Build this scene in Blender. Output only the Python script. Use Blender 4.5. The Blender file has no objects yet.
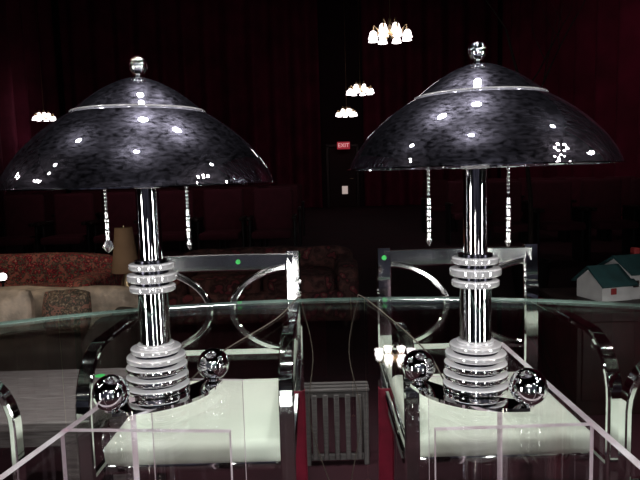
import bpy, bmesh, math, random
from mathutils import Vector, Matrix, noise
random.seed(4)
S = bpy.context.scene
COL = S.collection
PI = math.pi
S.view_settings.view_transform = 'Standard'
S.view_settings.look = 'None'
S.view_settings.exposure = 0.0

# ------------------------------------------------------------------ camera
F = 615.0
CAMZ = 1.067
PITCH = math.radians(5.8); ROLL = math.radians(1.6)
cd = bpy.data.cameras.new('camera'); cam = bpy.data.objects.new('camera', cd); COL.objects.link(cam)
cd.sensor_width = 36; cd.lens = F/640*36; cd.clip_start = 0.02; cd.clip_end = 100
RM = Matrix.Rotation(PI/2-PITCH, 3, 'X') @ Matrix.Rotation(-ROLL, 3, 'Z')
cam.matrix_world = Matrix.Translation((0, 0, CAMZ)) @ RM.to_4x4()
S.camera = cam
def ray(px, py): return RM @ Vector(((px-320)/F, (240-py)/F, -1))
def at_y(px, py, Y):
    d = ray(px, py); return Vector((0, 0, CAMZ)) + d*(Y/d.y)
def at_z(px, py, z):
    d = ray(px, py); return Vector((0, 0, CAMZ)) + d*((z-CAMZ)/d.z)

# ------------------------------------------------------------------ materials
def mat(name):
    m = bpy.data.materials.new(name); m.use_nodes = True
    nt = m.node_tree; return m, nt, nt.nodes['Principled BSDF']
def simple(name, col, rough=.5, metal=0, var=.15, scale=12, emit=None, estr=0, bump=0, bdist=.003):
    m, nt, b = mat(name)
    tc = nt.nodes.new('ShaderNodeTexCoord'); n = nt.nodes.new('ShaderNodeTexNoise')
    n.inputs['Scale'].default_value = scale; n.inputs['Detail'].default_value = 4
    nt.links.new(tc.outputs['Object'], n.inputs['Vector'])
    r = nt.nodes.new('ShaderNodeValToRGB')
    r.color_ramp.elements[0].position = .3; r.color_ramp.elements[1].position = .7
    r.color_ramp.elements[0].color = tuple(c*(1-var) for c in col)+(1,)
    r.color_ramp.elements[1].color = tuple(min(1, c*(1+var)) for c in col)+(1,)
    nt.links.new(n.outputs['Fac'], r.inputs['Fac']); nt.links.new(r.outputs['Color'], b.inputs['Base Color'])
    b.inputs['Roughness'].default_value = rough; b.inputs['Metallic'].default_value = metal
    if emit: b.inputs['Emission Color'].default_value = emit+(1,); b.inputs['Emission Strength'].default_value = estr
    if bump:
        bp = nt.nodes.new('ShaderNodeBump'); bp.inputs['Strength'].default_value = bump; bp.inputs['Distance'].default_value = bdist
        nt.links.new(n.outputs['Fac'], bp.inputs['Height']); nt.links.new(bp.outputs['Normal'], b.inputs['Normal'])
    return m
def brushed(name, col):
    """dark mirror chrome with a very faint wide haze lobe and fine speckle"""
    m = bpy.data.materials.new(name); m.use_nodes = True; nt = m.node_tree; nt.nodes.clear()
    out = nt.nodes.new('ShaderNodeOutputMaterial'); mx = nt.nodes.new('ShaderNodeMixShader')
    g1 = nt.nodes.new('ShaderNodeBsdfGlossy'); g2 = nt.nodes.new('ShaderNodeBsdfGlossy')
    tc = nt.nodes.new('ShaderNodeTexCoord'); mp = nt.nodes.new('ShaderNodeMapping'); mp.inputs['Scale'].default_value = (110, 110, 260)
    n = nt.nodes.new('ShaderNodeTexNoise'); n.inputs['Scale'].default_value = 1; n.inputs['Detail'].default_value = 6
    nt.links.new(tc.outputs['Object'], mp.inputs['Vector']); nt.links.new(mp.outputs[0], n.inputs['Vector'])
    g1.inputs['Roughness'].default_value = .008; g1.inputs['Color'].default_value = col+(1,)
    g2.inputs['Roughness'].default_value = .34; g2.inputs['Color'].default_value = (.62, .61, .80, 1)
    mr = nt.nodes.new('ShaderNodeMapRange'); mr.inputs['From Min'].default_value = .32; mr.inputs['From Max'].default_value = .72; mr.inputs['To Min'].default_value = .006; mr.inputs['To Max'].default_value = .095
    nt.links.new(n.outputs['Fac'], mr.inputs['Value']); nt.links.new(mr.outputs[0], mx.inputs[0])
    nt.links.new(g1.outputs[0], mx.inputs[1]); nt.links.new(g2.outputs[0], mx.inputs[2]); nt.links.new(mx.outputs[0], out.inputs[0])
    return m
def clear(name, tint, f0=.04, k=.75):
    m = bpy.data.materials.new(name); m.use_nodes = True; nt = m.node_tree; nt.nodes.clear()
    out = nt.nodes.new('ShaderNodeOutputMaterial'); mx = nt.nodes.new('ShaderNodeMixShader')
    t = nt.nodes.new('ShaderNodeBsdfTransparent'); g = nt.nodes.new('ShaderNodeBsdfGlossy')
    t.inputs['Color'].default_value = tint+(1,); g.inputs['Color'].default_value = (1, 1, 1, 1); g.inputs['Roughness'].default_value = .01
    lw = nt.nodes.new('ShaderNodeLayerWeight'); lw.inputs['Blend'].default_value = .5
    p = nt.nodes.new('ShaderNodeMath'); p.operation = 'POWER'; p.inputs[1].default_value = 5
    a = nt.nodes.new('ShaderNodeMath'); a.operation = 'MULTIPLY_ADD'; a.inputs[1].default_value = k; a.inputs[2].default_value = f0
    nt.links.new(lw.outputs['Facing'], p.inputs[0]); nt.links.new(p.outputs[0], a.inputs[0]); nt.links.new(a.outputs[0], mx.inputs[0])
    nt.links.new(t.outputs[0], mx.inputs[1]); nt.links.new(g.outputs[0], mx.inputs[2]); nt.links.new(mx.outputs[0], out.inputs[0])
    return m
def floral(name, cols, scale=14, rough=.9):
    m, nt, b = mat(name)
    tc = nt.nodes.new('ShaderNodeTexCoord'); n = nt.nodes.new('ShaderNodeTexNoise'); v = nt.nodes.new('ShaderNodeTexVoronoi')
    n.inputs['Scale'].default_value = scale; v.inputs['Scale'].default_value = scale
    mixv = nt.nodes.new('ShaderNodeVectorMath'); mixv.operation = 'MULTIPLY_ADD'
    mixv.inputs[1].default_value = (.12, .12, .12)
    nt.links.new(tc.outputs['Object'], n.inputs['Vector']); nt.links.new(n.outputs['Color'], mixv.inputs[0]); nt.links.new(tc.outputs['Object'], mixv.inputs[2])
    nt.links.new(mixv.outputs[0], v.inputs['Vector'])
    r = nt.nodes.new('ShaderNodeValToRGB'); r.color_ramp.interpolation = 'CONSTANT'
    el = r.color_ramp.elements
    while len(el) < len(cols): el.new(.5)
    for i, c in enumerate(cols):
        el[i].position = i/len(cols)*.85; el[i].color = c+(1,)
    nt.links.new(v.outputs['Distance'], r.inputs['Fac']); nt.links.new(r.outputs['Color'], b.inputs['Base Color'])
    b.inputs['Roughness'].default_value = rough
    return m
def planks(name, c1, c2, scale=6):
    m, nt, b = mat(name)
    tc = nt.nodes.new('ShaderNodeTexCoord'); mp = nt.nodes.new('ShaderNodeMapping'); mp.inputs['Scale'].default_value = (2, 30, 30)
    n = nt.nodes.new('ShaderNodeTexNoise'); n.inputs['Scale'].default_value = scale; n.inputs['Detail'].default_value = 6
    nt.links.new(tc.outputs['Object'], mp.inputs['Vector']); nt.links.new(mp.outputs[0], n.inputs['Vector'])
    r = nt.nodes.new('ShaderNodeValToRGB'); r.color_ramp.elements[0].color = c1+(1,); r.color_ramp.elements[1].color = c2+(1,)
    r.color_ramp.elements[0].position = .35; r.color_ramp.elements[1].position = .65
    nt.links.new(n.outputs['Fac'], r.inputs['Fac']); nt.links.new(r.outputs['Color'], b.inputs['Base Color']); b.inputs['Roughness'].default_value = .7
    return m

CHROME = simple('polished_chrome', (.93, .93, .94), .04, 1, .02, 30)
RINGC = simple('ring_chrome', (.96, .96, .97), .06, 1, .02, 30)
CHAIRC = simple('chair_chrome', (.91, .92, .92), .05, 1, .03, 20)
BRIGHTC = simple('bright_chair_chrome', (.94, .95, .95), .10, 1, .08, 20)
SATIN = simple('satin_chrome', (.97, .97, .97), .18, 1, .03, 40)
PALE = simple('pale_polished_alloy', (1, .99, 1), .06, .68, .0, 40)
PALET = simple('toplit_ring_face', (1, .99, 1), .10, .30, .0, 40)  # overhead light on upward ring faces put into a brighter material
DARKC = simple('ring_gap_shade', (.03, .03, .04), .2, 1)  # shade between the stacked rings put into the core colour
DOME = brushed('dome_chrome', (.85, .85, .93))
WHITE = simple('white_upholstery', (.90, .95, .84), .75, 0, .05, 7, bump=.15)
GLASS = clear('clear_table_glass', (.96, .985, .972), .04, .88)
GEDGE = simple('green_glass_edge', (.24, .34, .30), .06, 0, .7, 5)
ACRYL = clear('clear_acrylic', (.985, .975, .98), .035, .6)
AEDGE = simple('acrylic_edge', (.84, .63, .71), .2, 0, .5, 14, emit=(1, .70, .82), estr=.20)  # emission stands in for light piped to the acrylic edges
CORDM = simple('brown_cord_plastic', (.10, .075, .06), .6)
STICK = simple('green_sticker', (.05, .6, .12), .5, 0, .1)
VELVET = simple('crimson_velvet', (.17, .008, .038), .9, 0, .35, 1.5)
VELVETD = simple('dark_crimson_velvet', (.14, .008, .034), .9, 0, .35, 1.5)
REDREFL = simple('carpet_red_reflection', (.26, .012, .038), .6, 0, .25, 20)  # red carpet mirrored in the chrome legs, put into colour
SEATM = simple('dark_seat_velvet', (.085, .014, .026), .9)
BLACKM = simple('black_metal', (.012, .012, .012), .5)
DARKWOOD = simple('dark_stained_wood', (.020, .010, .008), .5, 0, .4, 9)
BARK = simple('dark_bark', (.030, .017, .014), .9, 0, .4, 30)
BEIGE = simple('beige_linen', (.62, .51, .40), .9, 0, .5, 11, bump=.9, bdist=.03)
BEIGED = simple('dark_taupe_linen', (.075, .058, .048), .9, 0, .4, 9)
CREAM = simple('white_paint', (.62, .62, .61), .7, 0, .12)
TEAL = simple('dark_teal_roof_paint', (.010, .052, .054), .7, 0, .4)
REDP = simple('red_paint', (.32, .03, .03), .6)
SHADEM = simple('tan_shade_fabric', (.24, .145, .08), .85, 0, .1)
BRASS = simple('aged_brass', (.5, .38, .22), .3, 1)
FLORAL = floral('floral_red_tapestry', [(.56, .34, .22), (.50, .05, .06), (.14, .015, .025), (.14, .12, .08), (.52, .16, .12)], 27)
FLORAL2 = floral('muted_floral_tapestry', [(.18, .10, .075), (.14, .022, .03), (.035, .010, .010), (.07, .03, .025), (.12, .045, .04)], 13)
FLORAL3 = floral('dark_floral_pillow', [(.42, .33, .22), (.22, .15, .10), (.09, .08, .06), (.36, .18, .13)], 30)
PLANK = planks('whitewashed_planks', (.14, .115, .115), (.28, .24, .24))
WPAINT = planks('white_slat_paint', (.12, .105, .105), (.18, .16, .16))
BULB = simple('glowing_frosted_glass', (.9, .86, .86), .4, 0, .02, 3, emit=(1, .88, .88), estr=4)
DOORM = simple('maroon_door', (.022, .004, .006), .7)
PANE = simple('lit_door_pane', (.1, .1, .1), .2, emit=(1, .78, .72), estr=.42)
SIGN = simple('red_sign_box', (.5, .05, .06), .4, emit=(1, .08, .12), estr=.24)
SIGNL = simple('sign_letters', (.9, .6, .6), .4, emit=(1, .6, .6), estr=.62)

# ------------------------------------------------------------------ mesh helpers
def finish(name, bm, m, parent=None, loc=None, sharp=40, top=None):
    bmesh.ops.recalc_face_normals(bm, faces=bm.faces[:])
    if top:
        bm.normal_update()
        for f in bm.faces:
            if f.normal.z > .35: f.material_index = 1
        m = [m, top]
    me = bpy.data.meshes.new(name); bm.to_mesh(me); bm.free()
    for mm in (m if isinstance(m, (list, tuple)) else [m]): me.materials.append(mm)
    me.polygons.foreach_set('use_smooth', [True]*len(me.polygons))
    me.set_sharp_from_angle(angle=math.radians(sharp))
    o = bpy.data.objects.new(name, me); COL.objects.link(o)
    if parent: o.parent = parent
    if loc: o.location = loc
    return o
def thing(name, label, cat, loc=(0, 0, 0), rz=0, group=None):
    o = bpy.data.objects.new(name, None); COL.objects.link(o); o.empty_display_size = .1
    o.location = loc; o.rotation_euler = (0, 0, rz); tag(o, label, cat, group); return o
def tag(o, label, cat, group=None):
    o['label'] = label; o['category'] = cat
    if group: o['group'] = group
    return o
def struct(o): o['kind'] = 'structure'; return o
def dup(root, loc, rz, label):
    r = root.copy(); COL.objects.link(r); r.location = loc; r.rotation_euler = (0, 0, rz); r['label'] = label
    for ch in list(root.children):
        c = ch.copy(); COL.objects.link(c); c.parent = r
        for g in list(ch.children):
            d = g.copy(); COL.objects.link(d); d.parent = c
    return r
def merge(bm, t, M=None):
    if M: bmesh.ops.transform(t, matrix=M, verts=t.verts[:])
    me = bpy.data.meshes.new('t'); t.to_mesh(me); t.free(); bm.from_mesh(me); bpy.data.meshes.remove(me)
def rbox(bm, c, s, bev=0, seg=3, rot=None):
    t = bmesh.new(); bmesh.ops.create_cube(t, size=1)
    bmesh.ops.scale(t, vec=s, verts=t.verts[:])
    if bev: bmesh.ops.bevel(t, geom=t.edges[:], offset=bev, segments=seg, profile=.5, affect='EDGES')
    M = Matrix.Translation(c)
    if rot: M = M @ rot
    merge(bm, t, M); return bm
def box(c, s, bev=0, seg=3, rot=None): return rbox(bmesh.new(), c, s, bev, seg, rot)
def softbox(c, s, seed=0, k=.02, p=5):
    """soft rumpled upholstered block (superellipsoid with noise)"""
    bm = bmesh.new(); bmesh.ops.create_cube(bm, size=1); bmesh.ops.subdivide_edges(bm, edges=bm.edges[:], cuts=11, use_grid_fill=True)
    for v in bm.verts:
        q = v.co*2; L = (abs(q.x)**p+abs(q.y)**p+abs(q.z)**p)**(1/p); q = q/L
        w_ = Vector((q.x*s[0]/2, q.y*s[1]/2, q.z*s[2]/2)); nn = noise.noise_vector(w_*7+Vector((seed, seed, 0)))
        v.co = Vector(c)+w_+nn*k
    return bm
def plump(s, seed=0, k=.16):
    """a soft pillow: pinched rim, full middle, slight rumple"""
    bm = bmesh.new(); bmesh.ops.create_cube(bm, size=1); bmesh.ops.subdivide_edges(bm, edges=bm.edges[:], cuts=9, use_grid_fill=True)
    for v in bm.verts:
        x, y, z = v.co*2
        e = max(abs(x), abs(z)); th = .30+.70*max(0, 1-e**2.6)**.5
        q = noise.noise(Vector((x*1.6+seed, z*1.6, y+seed)))
        v.co = Vector((x*.5*s[0]*(1-.10*z*z), y*.5*s[1]*(th+k*q), z*.5*s[2]*(1-.10*x*x)+k*.08*q))
    return bm
def lathe(bm, prof, segs=48, off=(0, 0, 0)):
    rings = []
    for r, z in prof:
        if r < 1e-6: rings.append([bm.verts.new((off[0], off[1], off[2]+z))])
        else: rings.append([bm.verts.new((off[0]+r*math.cos(2*PI*i/segs), off[1]+r*math.sin(2*PI*i/segs), off[2]+z)) for i in range(segs)])
    for a, b in zip(rings, rings[1:]):
        for i in range(segs):
            j = (i+1) % segs
            if len(a) == 1 and len(b) == 1: continue
            if len(a) == 1: bm.faces.new((a[0], b[i], b[j]))
            elif len(b) == 1: bm.faces.new((a[i], a[j], b[0]))
            else: bm.faces.new((a[i], a[j], b[j], b[i]))
    return bm
def disc(z0, z1, r, e=.0022):
    pts = [(0, z0), (r-e, z0)]
    for k in range(1, 5):
        a = -PI/2+PI/2*k/4; pts.append((r-e+e*math.cos(a), z0+e+e*math.sin(a)))
    for k in range(0, 5):
        a = PI/2*k/4; pts.append((r-e+e*math.cos(a), z1-e+e*math.sin(a)))
    pts.append((0, z1)); return pts
def ball(bm, c, r, u=32, v=20):
    bmesh.ops.create_uvsphere(bm, u_segments=u, v_segments=v, radius=r, matrix=Matrix.Translation(c)); return bm
def tube(bm, pts, r, segs=10):
    pts = [Vector(p) for p in pts]; rings = []
    for i, p in enumerate(pts):
        t = (pts[min(i+1, len(pts)-1)]-pts[max(i-1, 0)]).normalized()
        a = Vector((0, 0, 1)) if abs(t.z) < .9 else Vector((1, 0, 0))
        u = t.cross(a).normalized(); v = t.cross(u)
        rr = r[i] if isinstance(r, (list, tuple)) else r
        rings.append([bm.verts.new(p+rr*(u*math.cos(2*PI*k/segs)+v*math.sin(2*PI*k/segs))) for k in range(segs)])
    for a, b in zip(rings, rings[1:]):
        for k in range(segs): bm.faces.new((a[k], a[(k+1) % segs], b[(k+1) % segs], b[k]))
    bm.faces.new(rings[0]); bm.faces.new(rings[-1]); return bm
def bar(bm, pts, side, w, t):
    """flat bar swept along pts; w along side, t across"""
    pts = [Vector(p) for p in pts]; side = Vector(side); rings = []
    c = min(w, t)*.22
    for i, p in enumerate(pts):
        tg = (pts[min(i+1, len(pts)-1)]-pts[max(i-1, 0)]).normalized(); n = tg.cross(side).normalized()
        sec = [(-w/2+c, -t/2), (w/2-c, -t/2), (w/2, -t/2+c), (w/2, t/2-c), (w/2-c, t/2), (-w/2+c, t/2), (-w/2, t/2-c), (-w/2, -t/2+c)]
        rings.append([bm.verts.new(p+side*a+n*b) for a, b in sec])
    for a, b in zip(rings, rings[1:]):
        for k in range(8): bm.faces.new((a[k], a[(k+1) % 8], b[(k+1) % 8], b[k]))
    bm.faces.new(rings[0]); bm.faces.new(rings[-1]); return bm
def smoothpath(pts, n=6):
    P = [Vector(p) for p in pts]; P = [2*P[0]-P[1]]+P+[2*P[-1]-P[-2]]; out = []
    for i in range(1, len(P)-2):
        for k in range(n):
            t = k/n; a, b, c, d = P[i-1], P[i], P[i+1], P[i+2]
            out.append(.5*((2*b)+(c-a)*t+(2*a-5*b+4*c-d)*t*t+(3*b-a-3*c+d)*t**3))
    out.append(P[-2]); return out
def prism(bm, outline, z0, z1):
    lo = [bm.verts.new((x, y, z0)) for x, y in outline]; hi = [bm.verts.new((x, y, z1)) for x, y in outline]
    n = len(outline)
    for i in range(n): bm.faces.new((lo[i], lo[(i+1) % n], hi[(i+1) % n], hi[i]))
    bm.faces.new(lo[::-1]); bm.faces.new(hi); return bm

# ------------------------------------------------------------------ setting
X0, X1, Y0, Y1, ZC = -9.0, 6.6, -9.0, 22.0, 7.6
mf, nt, b = mat('dark_crimson_carpet')
tc = nt.nodes.new('ShaderNodeTexCoord'); v = nt.nodes.new('ShaderNodeTexVoronoi'); v.inputs['Scale'].default_value = 3.0
n = nt.nodes.new('ShaderNodeTexNoise'); n.inputs['Scale'].default_value = 120
r = nt.nodes.new('ShaderNodeValToRGB'); r.color_ramp.elements[0].color = (.022, .003, .008, 1); r.color_ramp.elements[1].color = (.058, .005, .015, 1)
ad = nt.nodes.new('ShaderNodeMath'); ad.operation = 'MULTIPLY'
nt.links.new(tc.outputs['Object'], v.inputs['Vector']); nt.links.new(tc.outputs['Object'], n.inputs['Vector'])
nt.links.new(v.outputs['Distance'], ad.inputs[0]); nt.links.new(n.outputs['Fac'], ad.inputs[1]); nt.links.new(ad.outputs[0], r.inputs['Fac'])
nt.links.new(r.outputs['Color'], b.inputs['Base Color']); b.inputs['Roughness'].default_value = .95
CEILM = simple('black_ceiling', (.006, .004, .006), .95, 0, .6, .9)
WALLM = simple('dark_wall_paint', (.02, .005, .010), .9, 0, .2, 2)
NEARM = simple('grey_mauve_wall', (.30, .30, .40), .9, 0, .95, 1.3)
W, D = X1-X0, Y1-Y0; cx, cy = (X0+X1)/2, (Y0+Y1)/2
struct(finish('floor', box((cx, cy, -.05), (W+.4, D+.4, .1)), mf))
struct(finish('ceiling', box((cx, cy, ZC+.05), (W+.4, D+.4, .1)), CEILM))
struct(finish('wall_left', box((X0-.1, cy, ZC/2), (.2, D+.4, ZC)), WALLM))
struct(finish('wall_right', box((X1+.1, cy, ZC/2), (.2, D+.4, ZC)), WALLM))
struct(finish('wall_far', box((cx, Y1+.1, ZC/2), (W, .2, ZC)), WALLM))
struct(finish('wall_near', box((cx, Y0-.1, ZC/2), (W, .2, ZC)), NEARM))
for nm, c, s in (('baseboard_left', (X0+.012, cy, .07), (.024, D, .14)), ('baseboard_right', (X1-.012, cy, .07), (.024, D, .14))):
    struct(finish(nm, box(c, s, .006, 1), DARKWOOD))

def curtain(p0, p1, z0, z1, m, label, amp=.09, wl=.34, seed=0):
    rnd = random.Random(seed); p0 = Vector(p0); p1 = Vector(p1); L = (p1-p0).length; d = (p1-p0)/L; nrm = Vector((-d.y, d.x))
    nn = int(L/.045); bm = bmesh.new(); prev = None; ph = 0
    for i in range(nn+1):
        s = L*i/nn; ph += (2*PI/wl)*(L/nn)*(.7+.6*rnd.random()); off = amp*math.sin(ph)+.03*math.sin(s*1.7)
        q = p0+d*s
        row = []
        for k, z in enumerate((z0, z0+(z1-z0)*.45, z1-.12, z1)):
            o = off*(1.15, 1, .8, .5)[k]; row.append(bm.verts.new((q.x+nrm.x*o, q.y+nrm.y*o, z)))
        if prev:
            for k in range(3): bm.faces.new((prev[k], row[k], row[k+1], prev[k+1]))
        prev = row
    o = finish('curtain', bm, m, sharp=80); tag(o, label, 'curtain')
    return o
dc = at_y(343, 180, 21.9).x
curtain((X0+.3, 21.65), (dc-.75, 21.65), .02, ZC-.05, VELVETD, 'dark crimson drape on the far wall, left of the exit door', amp=.19, wl=.75, seed=1)
curtain((dc+.75, 21.65), (X1-.3, 21.65), .02, ZC-.05, VELVETD, 'dark crimson drape on the far wall, right of the exit door', amp=.19, wl=.75, seed=2)
curtain((X1-.3, 21.3), (X1-.3, 2.0), .02, ZC-.05, VELVET, 'long pleated crimson drape along the right wall', amp=.22, wl=1.0, seed=3)
curtain((X0+.3, 3.0), (X0+.3, 21.3), .02, ZC-.05, VELVETD, 'long pleated dark drape along the left wall', amp=.22, wl=1.0, seed=5)
# door with lit pane
d = struct(finish('door_1', box((dc, 21.95, 1.05), (.95, .06, 2.1), .01, 1), DOORM))
fb = bmesh.new()
for c, s in (((dc-.53, 21.94, 1.08), (.10, .1, 2.16)), ((dc+.53, 21.94, 1.08), (.10, .1, 2.16)), ((dc, 21.94, 2.17), (1.16, .1, .1))): rbox(fb, c, s, .01, 1)
struct(finish('trim_1', fb, DARKWOOD))
pc = at_y(345, 190, 21.9)
finish('pane', box((pc.x, 21.91, pc.z), (.20, .02, .28), .005, 1), PANE, d)
hb = bmesh.new(); tube(hb, [(dc+.36, 21.9, 1.0), (dc+.36, 21.86, 1.0), (dc+.24, 21.86, 1.0)], .012); finish('door_handle', hb, BRASS, d)
# exit sign
sp = at_y(343.5, 145.5, 21.4)
sg = thing('exit_sign', 'small red lit EXIT sign above the far door', 'sign', sp)
finish('sign_box', box((0, 0, 0), (.44, .08, .25), .015, 2), SIGN, sg)
br = bmesh.new(); rbox(br, (0, .3, .05), (.08, .54, .05), .005, 1); finish('bracket', br, BLACKM, sg)
tcu = bpy.data.curves.new('t', 'FONT'); tcu.body = 'EXIT'; tcu.size = .19; tcu.align_x = 'CENTER'; tcu.align_y = 'CENTER'; tcu.extrude = .006
to = bpy.data.objects.new('t', tcu); COL.objects.link(to); bpy.context.view_layer.update()
me = bpy.data.meshes.new_from_object(to.evaluated_get(bpy.context.evaluated_depsgraph_get())); bpy.data.objects.remove(to)
me.materials.clear(); me.materials.append(SIGNL)
lo = bpy.data.objects.new('lettering', me); COL.objects.link(lo); lo.parent = sg; lo.location = (0, -.046, 0); lo.rotation_euler = (PI/2, 0, 0)

# ------------------------------------------------------------------ glass dining table
TZ = .73
tb = thing('dining_table', 'large oval clear glass table on clear acrylic pedestals, carrying both lamps', 'table', (0, .98, 0))
far = at_z(335, 297, TZ).y
A, B = 1.20, far-.98
bm = bmesh.new(); N = 160
def ell(k, d=0): a = 2*PI*k/N; return ((A-d)*math.cos(a), (B-d)*math.sin(a))
rows = [[bm.verts.new((*ell(k, dd), z)) for k in range(N)] for dd, z in ((.002, TZ-.010), (0, TZ-.0085), (0, TZ-.003), (.008, TZ))]
for ri, (a, c) in enumerate(zip(rows, rows[1:])):
    for k in range(N):
        f = bm.faces.new((a[k], a[(k+1) % N], c[(k+1) % N], c[k])); f.material_index = 1 if ri < 2 else 0
bm.faces.new(rows[0][::-1]); bm.faces.new(rows[-1])
finish('glass_top', bm, [GLASS, GEDGE], tb, sharp=8)
p = at_z(100, 376, TZ)
bm = bmesh.new(); bmesh.ops.create_cone(bm, cap_ends=True, segments=20, radius1=.0085, radius2=.0085, depth=.001, matrix=Matrix.Translation((p.x, p.y-.98, TZ+.0006))); finish('price_sticker', bm, STICK, tb)
zt = TZ-.0105
def panel(p, q, th=.011, z1=zt):
    p = Vector((p[0], p[1]-.98)); q = Vector((q[0], q[1]-.98)); L = (q-p).length; c = (p+q)/2; ang = math.atan2(q.y-p.y, q.x-p.x)
    bm = bmesh.new(); bmesh.ops.create_cube(bm, size=1); bmesh.ops.scale(bm, vec=(L, th, z1), verts=bm.verts[:]); bm.normal_update()
    for f in bm.faces:
        if abs(f.normal.y) < .5: f.material_index = 1
    bmesh.ops.transform(bm, matrix=Matrix.Translation((c.x, c.y, z1/2)) @ Matrix.Rotation(ang, 4, 'Z'), verts=bm.verts[:])
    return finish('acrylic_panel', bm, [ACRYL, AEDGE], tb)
panel(at_z(-12, 487, zt), at_z(131, 383, zt))
panel(at_z(500, 342, zt), at_z(652, 476, zt))
pa, pb = at_z(62, 430, zt), at_z(230, 431, zt)
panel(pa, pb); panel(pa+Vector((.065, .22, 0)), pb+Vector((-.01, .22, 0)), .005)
pa, pb = at_z(435, 429, zt), at_z(592, 424, zt)
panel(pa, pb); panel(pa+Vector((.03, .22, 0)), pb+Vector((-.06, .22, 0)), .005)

# ------------------------------------------------------------------ lamps
def pull_chain(x, z, L, big, root):
    bm = bmesh.new(); tube(bm, [(x, 0, z+.012), (x, 0, z-L)], .0014, 6)
    q = z-.004
    while q > z-L*.42: ball(bm, (x, 0, q), .0029, 12, 8); q -= .0058
    o = finish('pull_chain', bm, CHROME, root)
    bm = bmesh.new(); q = z-L*.44
    k = 0
    while q > z-L:
        h = .013 if k % 2 == 0 else .0045; rr = .0036 if k % 2 == 0 else .0046
        lathe(bm, [(0, q), (rr, q-h*.15), (rr, q-h*.85), (0, q-h)], 12, (x, 0, 0)); q -= h
        k += 1
    rr = .0095 if big else .0052
    lathe(bm, [(0, z-L+.006), (rr*.6, z-L-.002), (rr, z-L-.010), (rr*.5, z-L-.016), (0, z-L-.020)], 10, (x, 0, 0))
    finish('crystal_drop', bm, SATIN, o)
def make_lamp(label, loc, zr, balls, chains, cord, sr, sz, dx):
    root = thing('table_lamp', label, 'lamp', loc, 0, 'chrome dome lamps on the glass table')
    # curved footplate: a bowed strip running in front of the rings from ball to ball
    a_, b_ = Vector(balls[0]), Vector(balls[1]); md = (a_+b_)/2; nv = Vector((-(b_-a_).y, (b_-a_).x)).normalized()
    if nv.y > 0: nv = -nv
    ctl = md+nv*.052
    mid_pts = [(1-t)**2*a_+2*t*(1-t)*ctl+t*t*b_ for t in [k/24 for k in range(25)]]
    L_, R_ = [], []
    for k, q in enumerate(mid_pts):
        tg = (mid_pts[min(k+1, 24)]-mid_pts[max(k-1, 0)]).normalized(); nn = Vector((-tg.y, tg.x)); hw = .016+.012*math.sin(PI*k/24)
        L_.append(tuple(q+nn*hw)); R_.append(tuple(q-nn*hw))
    bm = bmesh.new(); prism(bm, L_+R_[::-1], .001, .006); finish('footplate', bm, CHROME, root)
    for x, y in balls:
        bm = bmesh.new(); ball(bm, (x, y, .032), .0265); lathe(bm, [(0, .005), (.010, .005), (.010, .010), (.006, .012), (0, .012)], 20, (x, y, 0))
        finish('ball', bm, CHROME, root)
    bm = bmesh.new(); lathe(bm, [(0, .0062), (.034, .0062), (.034, .074), (0, .074)]); finish('base', bm, DARKC, root)
    z = .0065
    for r_ in (.0500, .0490, .0480):
        bm = bmesh.new(); lathe(bm, disc(z, z+.0095, r_, .0026)); finish('base_ring', bm, RINGC, root, top=PALET); z += .0162
    bm = bmesh.new(); lathe(bm, disc(z, z+.0092, .0465, .0030)); finish('base_ring', bm, PALE, root, top=PALET); z += .0134
    bm = bmesh.new(); lathe(bm, disc(z, z+.0090, .0395, .0030)); lathe(bm, disc(z+.0088, z+.0145, .0290, .0018)); finish('base_cap', bm, PALE, root, top=PALET)
    bm = bmesh.new(); lathe(bm, [(0, z+.010), (.0240, z+.010), (.0240, .174), (0, .174)]); finish('lower_column', bm, CHROME, root)
    bm = bmesh.new(); lathe(bm, [(0, .166), (.0260, .166), (.0260, .216), (0, .216)]); finish('collar_core', bm, DARKC, root)
    for z0, z1, r_ in ((.1660, .1765, .0360), (.1825, .1950, .0390), (.2010, .2115, .0355)):
        bm = bmesh.new(); lathe(bm, disc(z0, z1, r_, .0036)); finish('collar_ring', bm, PALE, root, top=PALET)
    bm = bmesh.new(); lathe(bm, [(0, .2145), (.0182, .2145), (.0182, zr+.03), (0, zr+.03)]); finish('upper_column', bm, CHROME, root)
    bm = bmesh.new(); lathe(bm, [(0, zr-.006), (.012, zr-.006), (.0215, zr-.002), (.0215, zr+.06), (.012, zr+.07), (.006, zr+.14), (0, zr+.14)]); finish('socket', bm, PALE, root)
    outer = [(.2035, 0.001), (.1990, .014), (.1905, .030), (.1780, .048), (.1610, .0665), (.1410, .0845), (.1180, .1015), (.0990, .1130)]
    cap = [(.0980, .1150), (.0900, .1215), (.0760, .1330), (.060, .1445), (.042, .1550), (.022, .1635), (.006, .1675), (.0, .168)]
    def fine(p): return [(v.x, v.y) for v in smoothpath([(a, b, 0) for a, b in p], 4)]
    def sc(p): return [(a*sr, b*sz) for a, b in p]
    o_ = fine(outer); c_ = fine(cap); c_[-1] = (0, .168)
    inner = [(max(r-.003, 0), z-.003) for r, z in o_[::-1]]; inner[-1] = (.2005, .001)
    of = (dx, 0, zr)
    bm = bmesh.new(); lathe(bm, sc([(0, .110), (.05, .110)]+inner+o_+[(.09, .1135), (0, .1135)]), 96, of); sh = finish('dome_shade', bm, DOME, root)
    bm = bmesh.new(); lathe(bm, sc([(.200, -.0006), (.2085, -.0006), (.2085, .0012), (.2030, .0024)]), 96, of); finish('rim_flange', bm, CHROME, sh)
    bm = bmesh.new(); lathe(bm, sc([(.090, .1125), (.1000, .1128), (.1010, .1140), (.1000, .1152), (.09, .1155)]), 96, of); finish('seam_band', bm, PALE, sh)
    bm = bmesh.new(); lathe(bm, sc([(0, .1150)]+c_), 96, of); finish('dome_cap', bm, DOME, sh)
    zt_ = .168*sz
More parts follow.
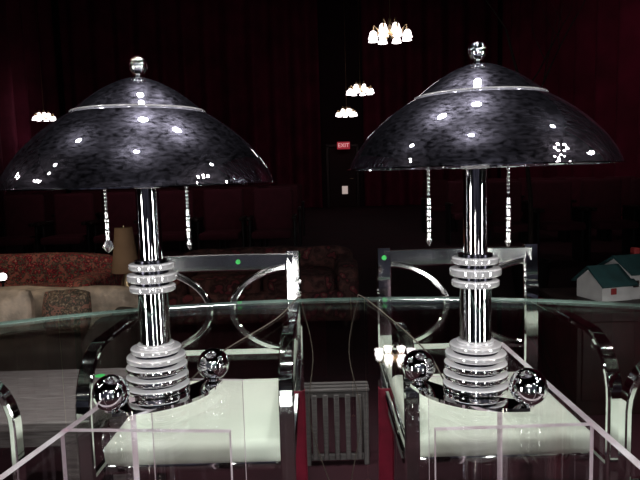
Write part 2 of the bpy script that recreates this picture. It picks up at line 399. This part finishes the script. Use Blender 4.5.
    bm = bmesh.new(); lathe(bm, [(0, zt_-.001), (.008, zt_-.001), (.008, zt_+.001), (.004, zt_+.003), (.004, zt_+.006)], 24, (dx*.6, 0, zr)); ball(bm, (dx*.6, 0, zr+zt_+.0165), .0140); finish('finial', bm, CHROME, root)
    for x, L, big in chains: pull_chain(x, zr, L, big, root)
    bm = bmesh.new(); tube(bm, [tuple(Vector(p)-Vector(loc)) for p in smoothpath(cord, 8)], .0014, 8); finish('cord', bm, CORDM, root)
    return root
L1 = at_z(158.0, 380.5, .75); L2 = at_z(475.5, 378.5, .75)
fe = far+.010
make_lamp('chrome dome table lamp on the left, lower shade, nearer the beige loveseat', (L1.x, L1.y, TZ), .331,
          [(-.046, -.086), (.082, .043)], [(-.066, .083, True), (.061, .082, False)],
          [(L1.x+.04, L1.y+.04, TZ+.004), (L1.x+.07, L1.y+.22, TZ+.003), (-.11, 1.45, TZ+.003), (-.065, fe-.03, TZ+.005), (-.058, fe, TZ-.02), (-.030, fe+.02, .56), (-.045, fe+.03, .36), (.02, fe+.05, .12), (.06, fe+.09, .006), (.10, fe+.18, .004)], .998, .99, -.006)
make_lamp('chrome dome table lamp on the right, taller shade, nearer the toy house', (L2.x, L2.y, TZ), .3465,
          [(-.083, .032), (.056, -.076)], [(-.070, .098, False), (.050, .104, False)],
          [(L2.x-.04, L2.y+.04, TZ+.004), (L2.x-.04, L2.y+.22, TZ+.003), (.16, 1.42, TZ+.003), (.11, fe-.03, TZ+.005), (.10, fe, TZ-.02), (.075, fe+.02, .56), (.105, fe+.03, .36), (.07, fe+.05, .12), (.09, fe+.09, .006), (.14, fe+.18, .004)], .955, .905, .007)

# ------------------------------------------------------------------ chrome armchairs
def make_chair(label, loc, rz, stickers=(), refl_side=0, mback=None, aw=.018):
    mback = mback or CHAIRC
    root = thing('armchair', label, 'chair', loc, rz, 'chrome armchairs around the glass table')
    HW = .242
    for s in (-1, 1):
        bm = bmesh.new(); bar(bm, smoothpath([(s*HW, .05, .0), (s*HW, .02, .2), (s*HW, 0, .45), (s*HW, 0, .65), (s*HW, .012, .83)], 5), (1, 0, 0), .048, .022); po = finish('back_post', bm, CHAIRC, root)
        if s == refl_side:
            bm = bmesh.new(); bar(bm, smoothpath([(s*HW, .05, .004), (s*HW, .02, .2), (s*HW, .005, .36)], 5), (1, 0, 0), .052, .027); finish('red_reflection', bm, REDREFL, po)  # added red cover in place of the carpet's reflection on the leg
    # bowed top rail
    bm = bmesh.new(); bar(bm, [(-HW+2*HW*k/12, .004+.022*math.sin(PI*k/12), .795) for k in range(13)], (0, 0, 1), .055, .014); finish('top_rail', bm, mback, root)
    bm = bmesh.new(); bar(bm, [(-HW, .0, .50), (HW, .0, .50)], (0, 0, 1), .024, .014); finish('lower_rail', bm, CHAIRC, root)
    for s in (-1, 1):
        # crescent scroll, its belly towards the middle of the back
        pts = []
        for k in range(29):
            a = -PI*.5+PI*k/28; pts.append((s*(.215-.178*math.cos(a)**1.25 if k not in (0, 28) else s*s*.215), .004, .64+.137*math.sin(a)))
        bm = bmesh.new(); bar(bm, pts, (0, 1, 0), .022, aw); finish('back_scroll', bm, mback, root)
        arm = [(s*HW, -.008, .655), (s*HW, -.3, .66)]+[(s*HW, -.44-.14*math.sin(a), .52+.14*math.cos(a)) for a in [PI/2*k/8 for k in range(9)]]+[(s*HW, -.58, .3), (s*HW, -.585, .0)]
        bm = bmesh.new(); bar(bm, arm, (1, 0, 0), .036, .016); finish('arm', bm, CHAIRC, root)
        bm = bmesh.new(); bar(bm, [(s*HW, -.575, .34), (s*HW, -.3, .335), (s*HW, .0, .34)], (1, 0, 0), .02, .03); finish('side_rail', bm, CHAIRC, root)
    bm = box((0, -.265, .340), (.462, .47, .026), .006, 2); finish('seat_frame', bm, CHAIRC, root)
    bm = bmesh.new(); rbox(bm, (0, -.266, .383), (.460, .505, .062), .024, 5)
    for v_ in bm.verts:
        if v_.co.z > .39: v_.co.z += .008*max(0, 1-(v_.co.x/.22)**2)*max(0, 1-((v_.co.y+.266)/.25)**2)
    finish('seat_cushion', bm, WHITE, root)
    for x, y, z in stickers:
        bm = bmesh.new(); bmesh.ops.create_cone(bm, cap_ends=True, segments=20, radius1=.008, radius2=.008, depth=.001, matrix=Matrix.Translation((x, y, z)) @ Matrix.Rotation(PI/2, 4, 'X')); finish('price_sticker', bm, STICK, root)
    return root
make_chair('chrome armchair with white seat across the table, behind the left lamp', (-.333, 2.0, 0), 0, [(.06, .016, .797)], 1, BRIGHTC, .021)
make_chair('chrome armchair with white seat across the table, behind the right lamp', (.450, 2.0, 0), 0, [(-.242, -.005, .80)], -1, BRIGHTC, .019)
make_chair('chrome armchair at the left end of the table, its arm cut by the frame', (-1.29, 1.12, 0), PI/2)
make_chair('chrome armchair at the right end of the table, its arm cut by the frame', (1.27, 1.12, 0), -PI/2)

# ------------------------------------------------------------------ furniture behind
def sofa(name, label, cat, loc, w, dpt, seat, back, m, mlegs, soft=.008, mframe=None):
    root = thing(name, label, cat, loc)
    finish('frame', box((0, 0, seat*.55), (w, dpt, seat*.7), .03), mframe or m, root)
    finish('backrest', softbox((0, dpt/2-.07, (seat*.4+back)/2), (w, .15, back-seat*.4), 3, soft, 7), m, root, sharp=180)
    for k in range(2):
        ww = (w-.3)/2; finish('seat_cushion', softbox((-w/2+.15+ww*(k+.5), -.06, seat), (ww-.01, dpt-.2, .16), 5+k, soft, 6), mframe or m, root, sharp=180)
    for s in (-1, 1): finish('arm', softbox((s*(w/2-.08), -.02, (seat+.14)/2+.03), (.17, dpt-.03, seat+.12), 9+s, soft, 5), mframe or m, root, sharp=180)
    for sx in (-1, 1):
        for sy in (-1, 1):
            bm = bmesh.new(); lathe(bm, [(0, 0), (.018, 0), (.028, seat*.22), (0, seat*.22)], 16, (sx*(w/2-.1), sy*(dpt/2-.1), 0)); finish('leg', bm, mlegs, root)
    return root
p = at_y(128, 290, 2.85)
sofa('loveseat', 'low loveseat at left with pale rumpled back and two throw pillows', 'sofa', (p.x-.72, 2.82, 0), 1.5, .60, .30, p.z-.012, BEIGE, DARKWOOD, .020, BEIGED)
for px, w_, h_, m_, lab, rx in ((68, .21, .18, FLORAL3, 'muted floral throw pillow on the pale backed loveseat', .06),
                            (8, .24, .19, BEIGE, 'plain beige throw pillow on the loveseat, cut by the left frame edge', -.05)):
    o = finish('throw_pillow', plump((w_, .11, h_), px), m_, sharp=180); tag(o, lab, 'pillow', 'throw pillows on the loveseat'); o.location = (at_y(px, 297, 2.76).x, 2.74, .41+h_/2); o.rotation_euler = (-.12, rx, .03)
p = at_y(112, 256, 3.9)
sofa('sofa', 'red and tan floral tapestry sofa behind the pale loveseat', 'sofa', (p.x-1.0, 3.80, 0), 2.0, .70, .36, p.z+.01, FLORAL, DARKWOOD)
p0 = at_y(172, 252, 4.6); p1 = at_y(356, 262, 4.6)
sofa('settee', 'long muted floral settee beyond the two chrome chairs', 'sofa', ((p0.x+p1.x)/2, 4.6, 0), p1.x-p0.x, .75, .3, p0.z-.02, FLORAL2, DARKWOOD, .02)
# small glowing globe lamp at the left edge
p = at_y(2.5, 277, 3.3)
gl = thing('globe_lamp', 'small glowing globe on a thin stand at the left frame edge', 'lamp', (p.x, 3.3, 0))
bm = bmesh.new(); lathe(bm, [(0, 0), (.08, 0), (.075, .012), (.01, .02), (0, .02)], 28); finish('lamp_base', bm, BLACKM, gl)
bm = bmesh.new(); tube(bm, [(0, 0, .018), (0, 0, p.z-.02)], .006, 8); lathe(bm, [(0, p.z-.035), (.014, p.z-.032), (.016, p.z-.018), (0, p.z-.018)], 16); finish('pole', bm, BLACKM, gl)
bm = bmesh.new(); ball(bm, (0, 0, p.z), .022, 20, 14); finish('globe', bm, BULB, gl)
# little lamp and side table
p = at_y(126, 272, 3.28)
st = thing('side_table', 'small dark round side table under the tan shaded lamp', 'table', (p.x, 3.28, 0))
bm = bmesh.new(); lathe(bm, [(0, .36), (.10, .36), (.105, .37), (.10, .385), (0, .385)], 40); finish('table_top', bm, DARKWOOD, st)
bm = bmesh.new(); lathe(bm, [(0, .03), (.02, .03), (.015, .15), (.026, .25), (.018, .36), (0, .36)], 24); finish('pedestal', bm, DARKWOOD, st)
bm = bmesh.new(); lathe(bm, [(0, 0), (.095, 0), (.09, .02), (.03, .03), (0, .03)], 32); finish('foot', bm, DARKWOOD, st)
tl = thing('table_lamp', 'small unlit lamp with tan cone shade behind the loveseat', 'lamp', (p.x, 3.28, .385))
bm = bmesh.new(); lathe(bm, [(0, 0), (.045, 0), (.045, .012), (.015, .03), (.035, .10), (.025, .17), (.008, .2), (.008, .27), (0, .27)], 28); finish('lamp_base', bm, BRASS, tl)
z0 = p.z-.385
bm = bmesh.new(); lathe(bm, [(.073, z0), (.046, z0+.24), (.044, z0+.24), (.071, z0)], 36); finish('lamp_shade', bm, SHADEM, tl)
bm = bmesh.new(); tube(bm, [(-.045, 0, z0+.235), (.045, 0, z0+.235)], .002, 6); tube(bm, [(0, 0, .26), (0, 0, z0+.25)], .003, 6); finish('harp', bm, BRASS, tl)

# bare branching tree in a pot, beyond the right lamp
p = at_y(531, 200, 5.3)
tr = thing('bare_tree', 'thin dark bare branching tree in a pot behind the right lamp', 'tree', (p.x, 5.3, 0))
bm = bmesh.new(); lathe(bm, [(0, 0), (.13, 0), (.17, .28), (.185, .30), (.165, .30), (.155, .26), (0, .26)], 32); finish('pot', bm, BLACKM, tr)
rnd = random.Random(11); bm = bmesh.new()
def branch(p, d, L, r, depth):
    pts = [p]; rr = [r]; d = d.normalized(); nseg = 7
    for k in range(nseg):
        d = (d+Vector((rnd.uniform(-.16, .16), rnd.uniform(-.16, .16), rnd.uniform(.0, .10)))).normalized()
        pts.append(pts[-1]+d*L/nseg); rr.append(r*(1-.62*(k+1)/nseg))
    tube(bm, pts, rr, 6)
    if depth:
        for k in range(3, nseg+1):
            if rnd.random() < .85:
                a = rnd.uniform(0, 2*PI); q = Vector((math.cos(a)*.55, math.sin(a)*.55, .85))
                branch(pts[k], q, L*rnd.uniform(.30, .5), rr[k]*.7, depth-1)
branch(Vector((0, 0, .25)), Vector((0.02, 0, 1)), 2.05, .024, 2)
finish('branches', bm, BARK, tr)

# whitewashed coffee table
ct = thing('coffee_table', 'whitewashed plank coffee table in front of the loveseat', 'table', (-1.08, 1.93, 0))
bm = bmesh.new()
for k in range(5): rbox(bm, (0, -.20+k*.10, .385), (.78, .097, .03), .004, 1)
finish('table_top', bm, PLANK, ct)
for sy in (-1, 1): finish('apron', box((0, sy*.2, .34), (.68, .022, .06), .003, 1), PLANK, ct)
for sx in (-1, 1):
    finish('apron', box((sx*.34, 0, .34), (.022, .38, .06), .003, 1), PLANK, ct)
    for sy in (-1, 1): finish('leg', box((sx*.34, sy*.2, .185), (.05, .05, .37), .004, 1), PLANK, ct)
# white slatted bench between the chairs
q = at_y(336, 388, 2.2); BZ = q.z
bn = thing('slatted_bench', 'small white bench with vertical slats between the chrome chairs', 'bench', (q.x, 2.2, 0))
bm = bmesh.new()
for k in range(3): rbox(bm, (0, -.006+k*.036, BZ-.006), (.245, .016, .012), .003, 1)
finish('bench_top', bm, WPAINT, bn)
for k in range(5): finish('slat', box((-.082+k*.041, -.012, BZ/2+.002), (.019, .012, BZ-.045), .003, 1), WPAINT, bn)
finish('bottom_rail', box((0, .0, .03), (.215, .014, .024), .003, 1), WPAINT, bn)
finish('top_rail', box((0, .0, BZ-.024), (.215, .014, .022), .003, 1), WPAINT, bn)
for sx in (-1, 1):
    for y_ in (0, .07): finish('leg', box((sx*.108, y_, (BZ-.013)/2), (.020, .022, BZ-.013), .003, 1), WPAINT, bn)

# toy house on cabinet
q = at_y(612, 300, 2.7)
cb = thing('cabinet', 'low dark wooden cabinet at right under the toy house', 'cabinet', (q.x+.16, 2.8, 0))
finish('body', box((0, 0, (q.z-.03)/2+.0), (.72, .42, q.z-.03), .008, 2), DARKWOOD, cb)
finish('cabinet_top', box((0, 0, q.z-.015), (.76, .46, .03), .008, 2), DARKWOOD, cb)
for s in (-1, 1):
    dd = finish('door', box((s*.175, -.215, q.z*.5), (.33, .015, q.z-.14), .006, 2), DARKWOOD, cb)
    bm = bmesh.new(); ball(bm, (s*.03, -.234, q.z*.55), .012, 16, 10); finish('knob', bm, BRASS, dd)
hs = thing('toy_house', 'white toy house with dark teal roofs and red details on the dark cabinet', 'toy house', (q.x+.085, 2.78, q.z), .25)
def house_block(cx_, cy_, wd, dp, hh, rg):
    bm = bmesh.new()
    prof = [(-dp/2, 0), (dp/2, 0), (dp/2, hh), (0, rg), (-dp/2, hh)]
    va = [bm.verts.new((cx_-wd/2, cy_+y, z)) for y, z in prof]; vb = [bm.verts.new((cx_+wd/2, cy_+y, z)) for y, z in prof]
    bm.faces.new(va); bm.faces.new(vb)
    for i in range(5): bm.faces.new((va[i], va[(i+1) % 5], vb[(i+1) % 5], vb[i]))
    finish('house_wall', bm, CREAM, hs)
    al = math.atan2(rg-hh, dp/2)
    for s in (-1, 1):
        rr = Matrix.Rotation(-s*al, 4, 'X'); ln = (dp/2)/math.cos(al)+.03
        yc = s*(dp/4+.010); zc = (rg+hh)/2-(.010*math.tan(al))
        finish('roof', box((cx_, cy_+yc, zc+.007), (wd+.03, ln, .01), .002, 1, rr), TEAL, hs)
house_block(.07, .02, .19, .20, .12, .175)
house_block(-.10, 0, .155, .17, .078, .140)
finish('chimney', box((.10, .04, .185), (.03, .03, .06), .003, 1), REDP, hs)
finish('door', box((.05, -.083, .035), (.036, .006, .07), .002, 1), REDP, hs)
for x in (.0, .115): finish('window', box((x, -.083, .07), (.030, .006, .030), .002, 1), DARKWOOD, hs)
finish('window', box((-.12, -.088, .045), (.028, .006, .028), .002, 1), REDP, hs)

# ------------------------------------------------------------------ auditorium seats
def make_seat():
    r_ = thing('theatre_seat', '', 'seat', (0, 0, 0), 0, 'dark theatre seats in rows')
    finish('seat', box((0, -.03, .43), (.46, .46, .09), .03, 2), SEATM, r_)
    finish('backrest', box((0, .22, .68), (.48, .09, .56), .04, 3), SEATM, r_)
    for s in (-1, 1):
        finish('armrest', box((s*.26, -.02, .62), (.05, .40, .04), .012, 2), DARKWOOD, r_)
        finish('leg', box((s*.26, .05, .30), (.03, .28, .60), .008, 1), BLACKM, r_)
    return r_
proto = None
ordw = ['first', 'second', 'third', 'fourth', 'fifth', 'sixth', 'seventh']
rown = ['front', 'middle', 'back']
for ri, Y in enumerate((7.2, 9.2, 11.4)):
    for side, xs in (('left', [-.55-.60*k for k in range(7)]), ('right', [2.2+.60*k for k in range(5)])):
        for k, x in enumerate(xs):
            lab = 'dark red theatre seat, %s from the aisle, %s row %s of the aisle' % (ordw[k], rown[ri], side)
            if proto is None: proto = make_seat(); proto.location = (x, Y, 0); proto['label'] = lab
            else: dup(proto, (x, Y, 0), 0, lab)

# ------------------------------------------------------------------ chandeliers
def make_chandelier(loc, label):
    x, y, z = loc
    r_ = thing('chandelier', label, 'chandelier', loc, .3, 'chandeliers with glowing glass shades')
    bm = bmesh.new(); tube(bm, [(0, 0, .2), (0, 0, ZC-z-.03)], .007, 8); lathe(bm, [(0, ZC-z-.04), (.03, ZC-z-.04), (.065, ZC-z-.004), (0, ZC-z-.004)], 20); finish('rod', bm, BRASS, r_)
    bm = bmesh.new(); lathe(bm, [(0, -.10), (.012, -.09), (.03, -.05), (.045, .0), (.03, .06), (.02, .1), (.035, .14), (.02, .2), (0, .2)], 20); finish('hub', bm, BRASS, r_)
    for nA, R_, dz, ph in ((8, .255, -.015, 0), (4, .125, .085, .3)):
        for k in range(nA):
            a = 2*PI*k/nA+ph; c, s = math.cos(a), math.sin(a); f = R_/.235
            bm = bmesh.new(); tube(bm, [(c*q, s*q, zz) for q, zz in [(v_.x, v_.y) for v_ in smoothpath([(.02, dz*.6, 0), (.11*f, dz-.04, 0), (.18*f, dz+.06, 0), (.225*f, dz+.10, 0), (.235*f, dz+.03, 0)], 4)]], .009, 6)
            ar = finish('arm', bm, BRASS, r_)
            bm = bmesh.new(); lathe(bm, [(0, dz+.03), (.026, dz+.028), (.046, dz+.008), (.053, dz-.025), (.057, dz-.05), (.070, dz-.074), (.066, dz-.074), (.05, dz-.045), (0, dz-.02)], 12, (c*R_, s*R_, 0)); finish('glass_shade', bm, BULB, ar)
    return r_
ch = make_chandelier(at_y(390, 33, 8.8), 'largest glowing chandelier, nearest of the row over the aisle')
dup(ch, at_y(360, 90, 14.0), .5, 'middle-sized glowing chandelier, second of the row over the aisle')
dup(ch, at_y(346.5, 113, 18.0), .1, 'smallest glowing chandelier directly above the exit sign')
dup(ch, at_y(44, 117, 17.5), .2, 'distant glowing chandelier alone at left, beyond the left lamp shade')
for root in [o for o in bpy.data.objects if o.name.startswith('chandelier')]:
    for c in root.children:
        if c.name.startswith('rod') and root is not ch:
            L0 = ZC-ch.location.z; L1_ = ZC-root.location.z
            c.data = c.data.copy()
            for v_ in c.data.vertices:
                if v_.co.z > .5: v_.co.z += L1_-L0

# ------------------------------------------------------------------ lights
def spot(x, y, z, tx, ty, p, r=.1, ang=55, tz=.6, col=(1, .96, .94), blend=.7):  # overhead lamps and the flash, plus added fills as marked below
    l = bpy.data.lights.new('lamp_or_fill_spot', 'SPOT'); l.energy = p; l.shadow_soft_size = r; l.color = col; l.spot_size = math.radians(ang); l.spot_blend = blend
    o = bpy.data.objects.new('lamp_or_fill_spot', l); o.location = (x, y, z); COL.objects.link(o)
    o.rotation_euler = (Vector((tx, ty, tz))-Vector((x, y, z))).to_track_quat('-Z', 'Y').to_euler()
def strip(x, y, z, tx, ty, tz, w, h, p, col=(1, .97, .95)):  # added unseen area light that draws streaks in the chrome
    l = bpy.data.lights.new('chrome_streak_strip', 'AREA'); l.shape = 'RECTANGLE'; l.size = w; l.size_y = h; l.energy = p; l.color = col; l.spread = math.radians(120)
    o = bpy.data.objects.new('chrome_streak_strip', l); o.location = (x, y, z); COL.objects.link(o)
    o.rotation_euler = (Vector((tx, ty, tz))-Vector((x, y, z))).to_track_quat('-Z', 'Y').to_euler()
spot(-.45, 1.9, 3.9, -.2, 1.3, 160, .11)
spot(.42, 1.9, 3.9, .3, 1.3, 160, .11)
spot(-.2, .2, 3.9, 0, 1.2, 130, .08)
spot(-1.9, 1.3, 3.7, -.7, 1.4, 45, .07, 50)
spot(2.2, 1.2, 3.7, 1.0, 1.6, 45, .07, 55)
spot(-2.2, 2.4, 3.9, -1.8, 3.5, 90, .07, 42, .6, (1, .84, .66))  # added warm fill on the loveseat and floral sofa
# camera flash
spot(.04, -.03, 1.16, .02, 1.3, 28, .025, 66, .72, (.97, .98, 1), .6)
# bulb clusters of the chandeliers behind the viewer, some added for dome sparkle, narrow cones onto the table group
for gx, gy, nb in ((1.6, -2.5, 3), (4.2, 1.0, 5), (-5.0, 2.5, 4), (-1.2, -3.2, 3), (2.3, .1, 6), (4.6, -4.0, 4), (-2.6, .4, 2), (-3.6, -6.0, 4), (2.9, -.9, 4), (-4.2, .2, 5), (.4, -5.5, 4)):
    for k in range(nb):
        a = 2*PI*k/nb+.5; spot(gx+.28*math.cos(a), gy+.28*math.sin(a), 3.05, 0, 1.0, 6, .05, 34, 1.0, (1, .88, .82), .3)
# added unseen fill spots pointing away from the table, onto drapes and seats
WR = (1, .62, .68)
spot(2.0, 7.5, 4.6, 6.4, 12.5, 90, .05, 85, 2.2, WR, 1)
spot(-1.0, 12, 4.6, -2.5, 21.7, 50, .05, 90, 2.2, WR, 1)
spot(2.5, 13, 4.6, 3.5, 21.7, 50, .05, 80, 2.2, WR, 1)
spot(-1.8, 4.8, 4.1, -2.0, 9.0, 60, .05, 65, .3, WR, 1)
spot(2.8, 5.9, 4.1, 3.2, 9.6, 45, .05, 60, .3, WR, 1)
spot(.2, 3.4, 4.1, -.35, 4.6, 11, .05, 40, .4, (1, .9, .88), 1)  # added fill on the settee
# added spots on the back wall behind the viewer, for its reflection in the domes
spot(-2, -4, 4.1, -3, -9, 110, .05, 90, 2.2, (.9, .88, 1), 1)
spot(3, -5, 4.1, 3, -9, 90, .05, 90, 2.2, (.9, .88, 1), 1)
strip(-1.9, -.5, .55, -.2, 1.0, .8, .24, .9, 8)
strip(2.2, -.5, .55, .3, 1.0, .8, .24, .9, 7)
strip(.95, -1.4, .40, .3, 1.0, .8, .10, .6, 1.2)
strip(-.30, -1.5, .45, 0, 1.2, .7, .12, .8, 2.5)
w = bpy.data.worlds.new('world'); S.world = w; w.use_nodes = True
w.node_tree.nodes['Background'].inputs['Color'].default_value = (.01, .008, .012, 1); w.node_tree.nodes['Background'].inputs['Strength'].default_value = .1
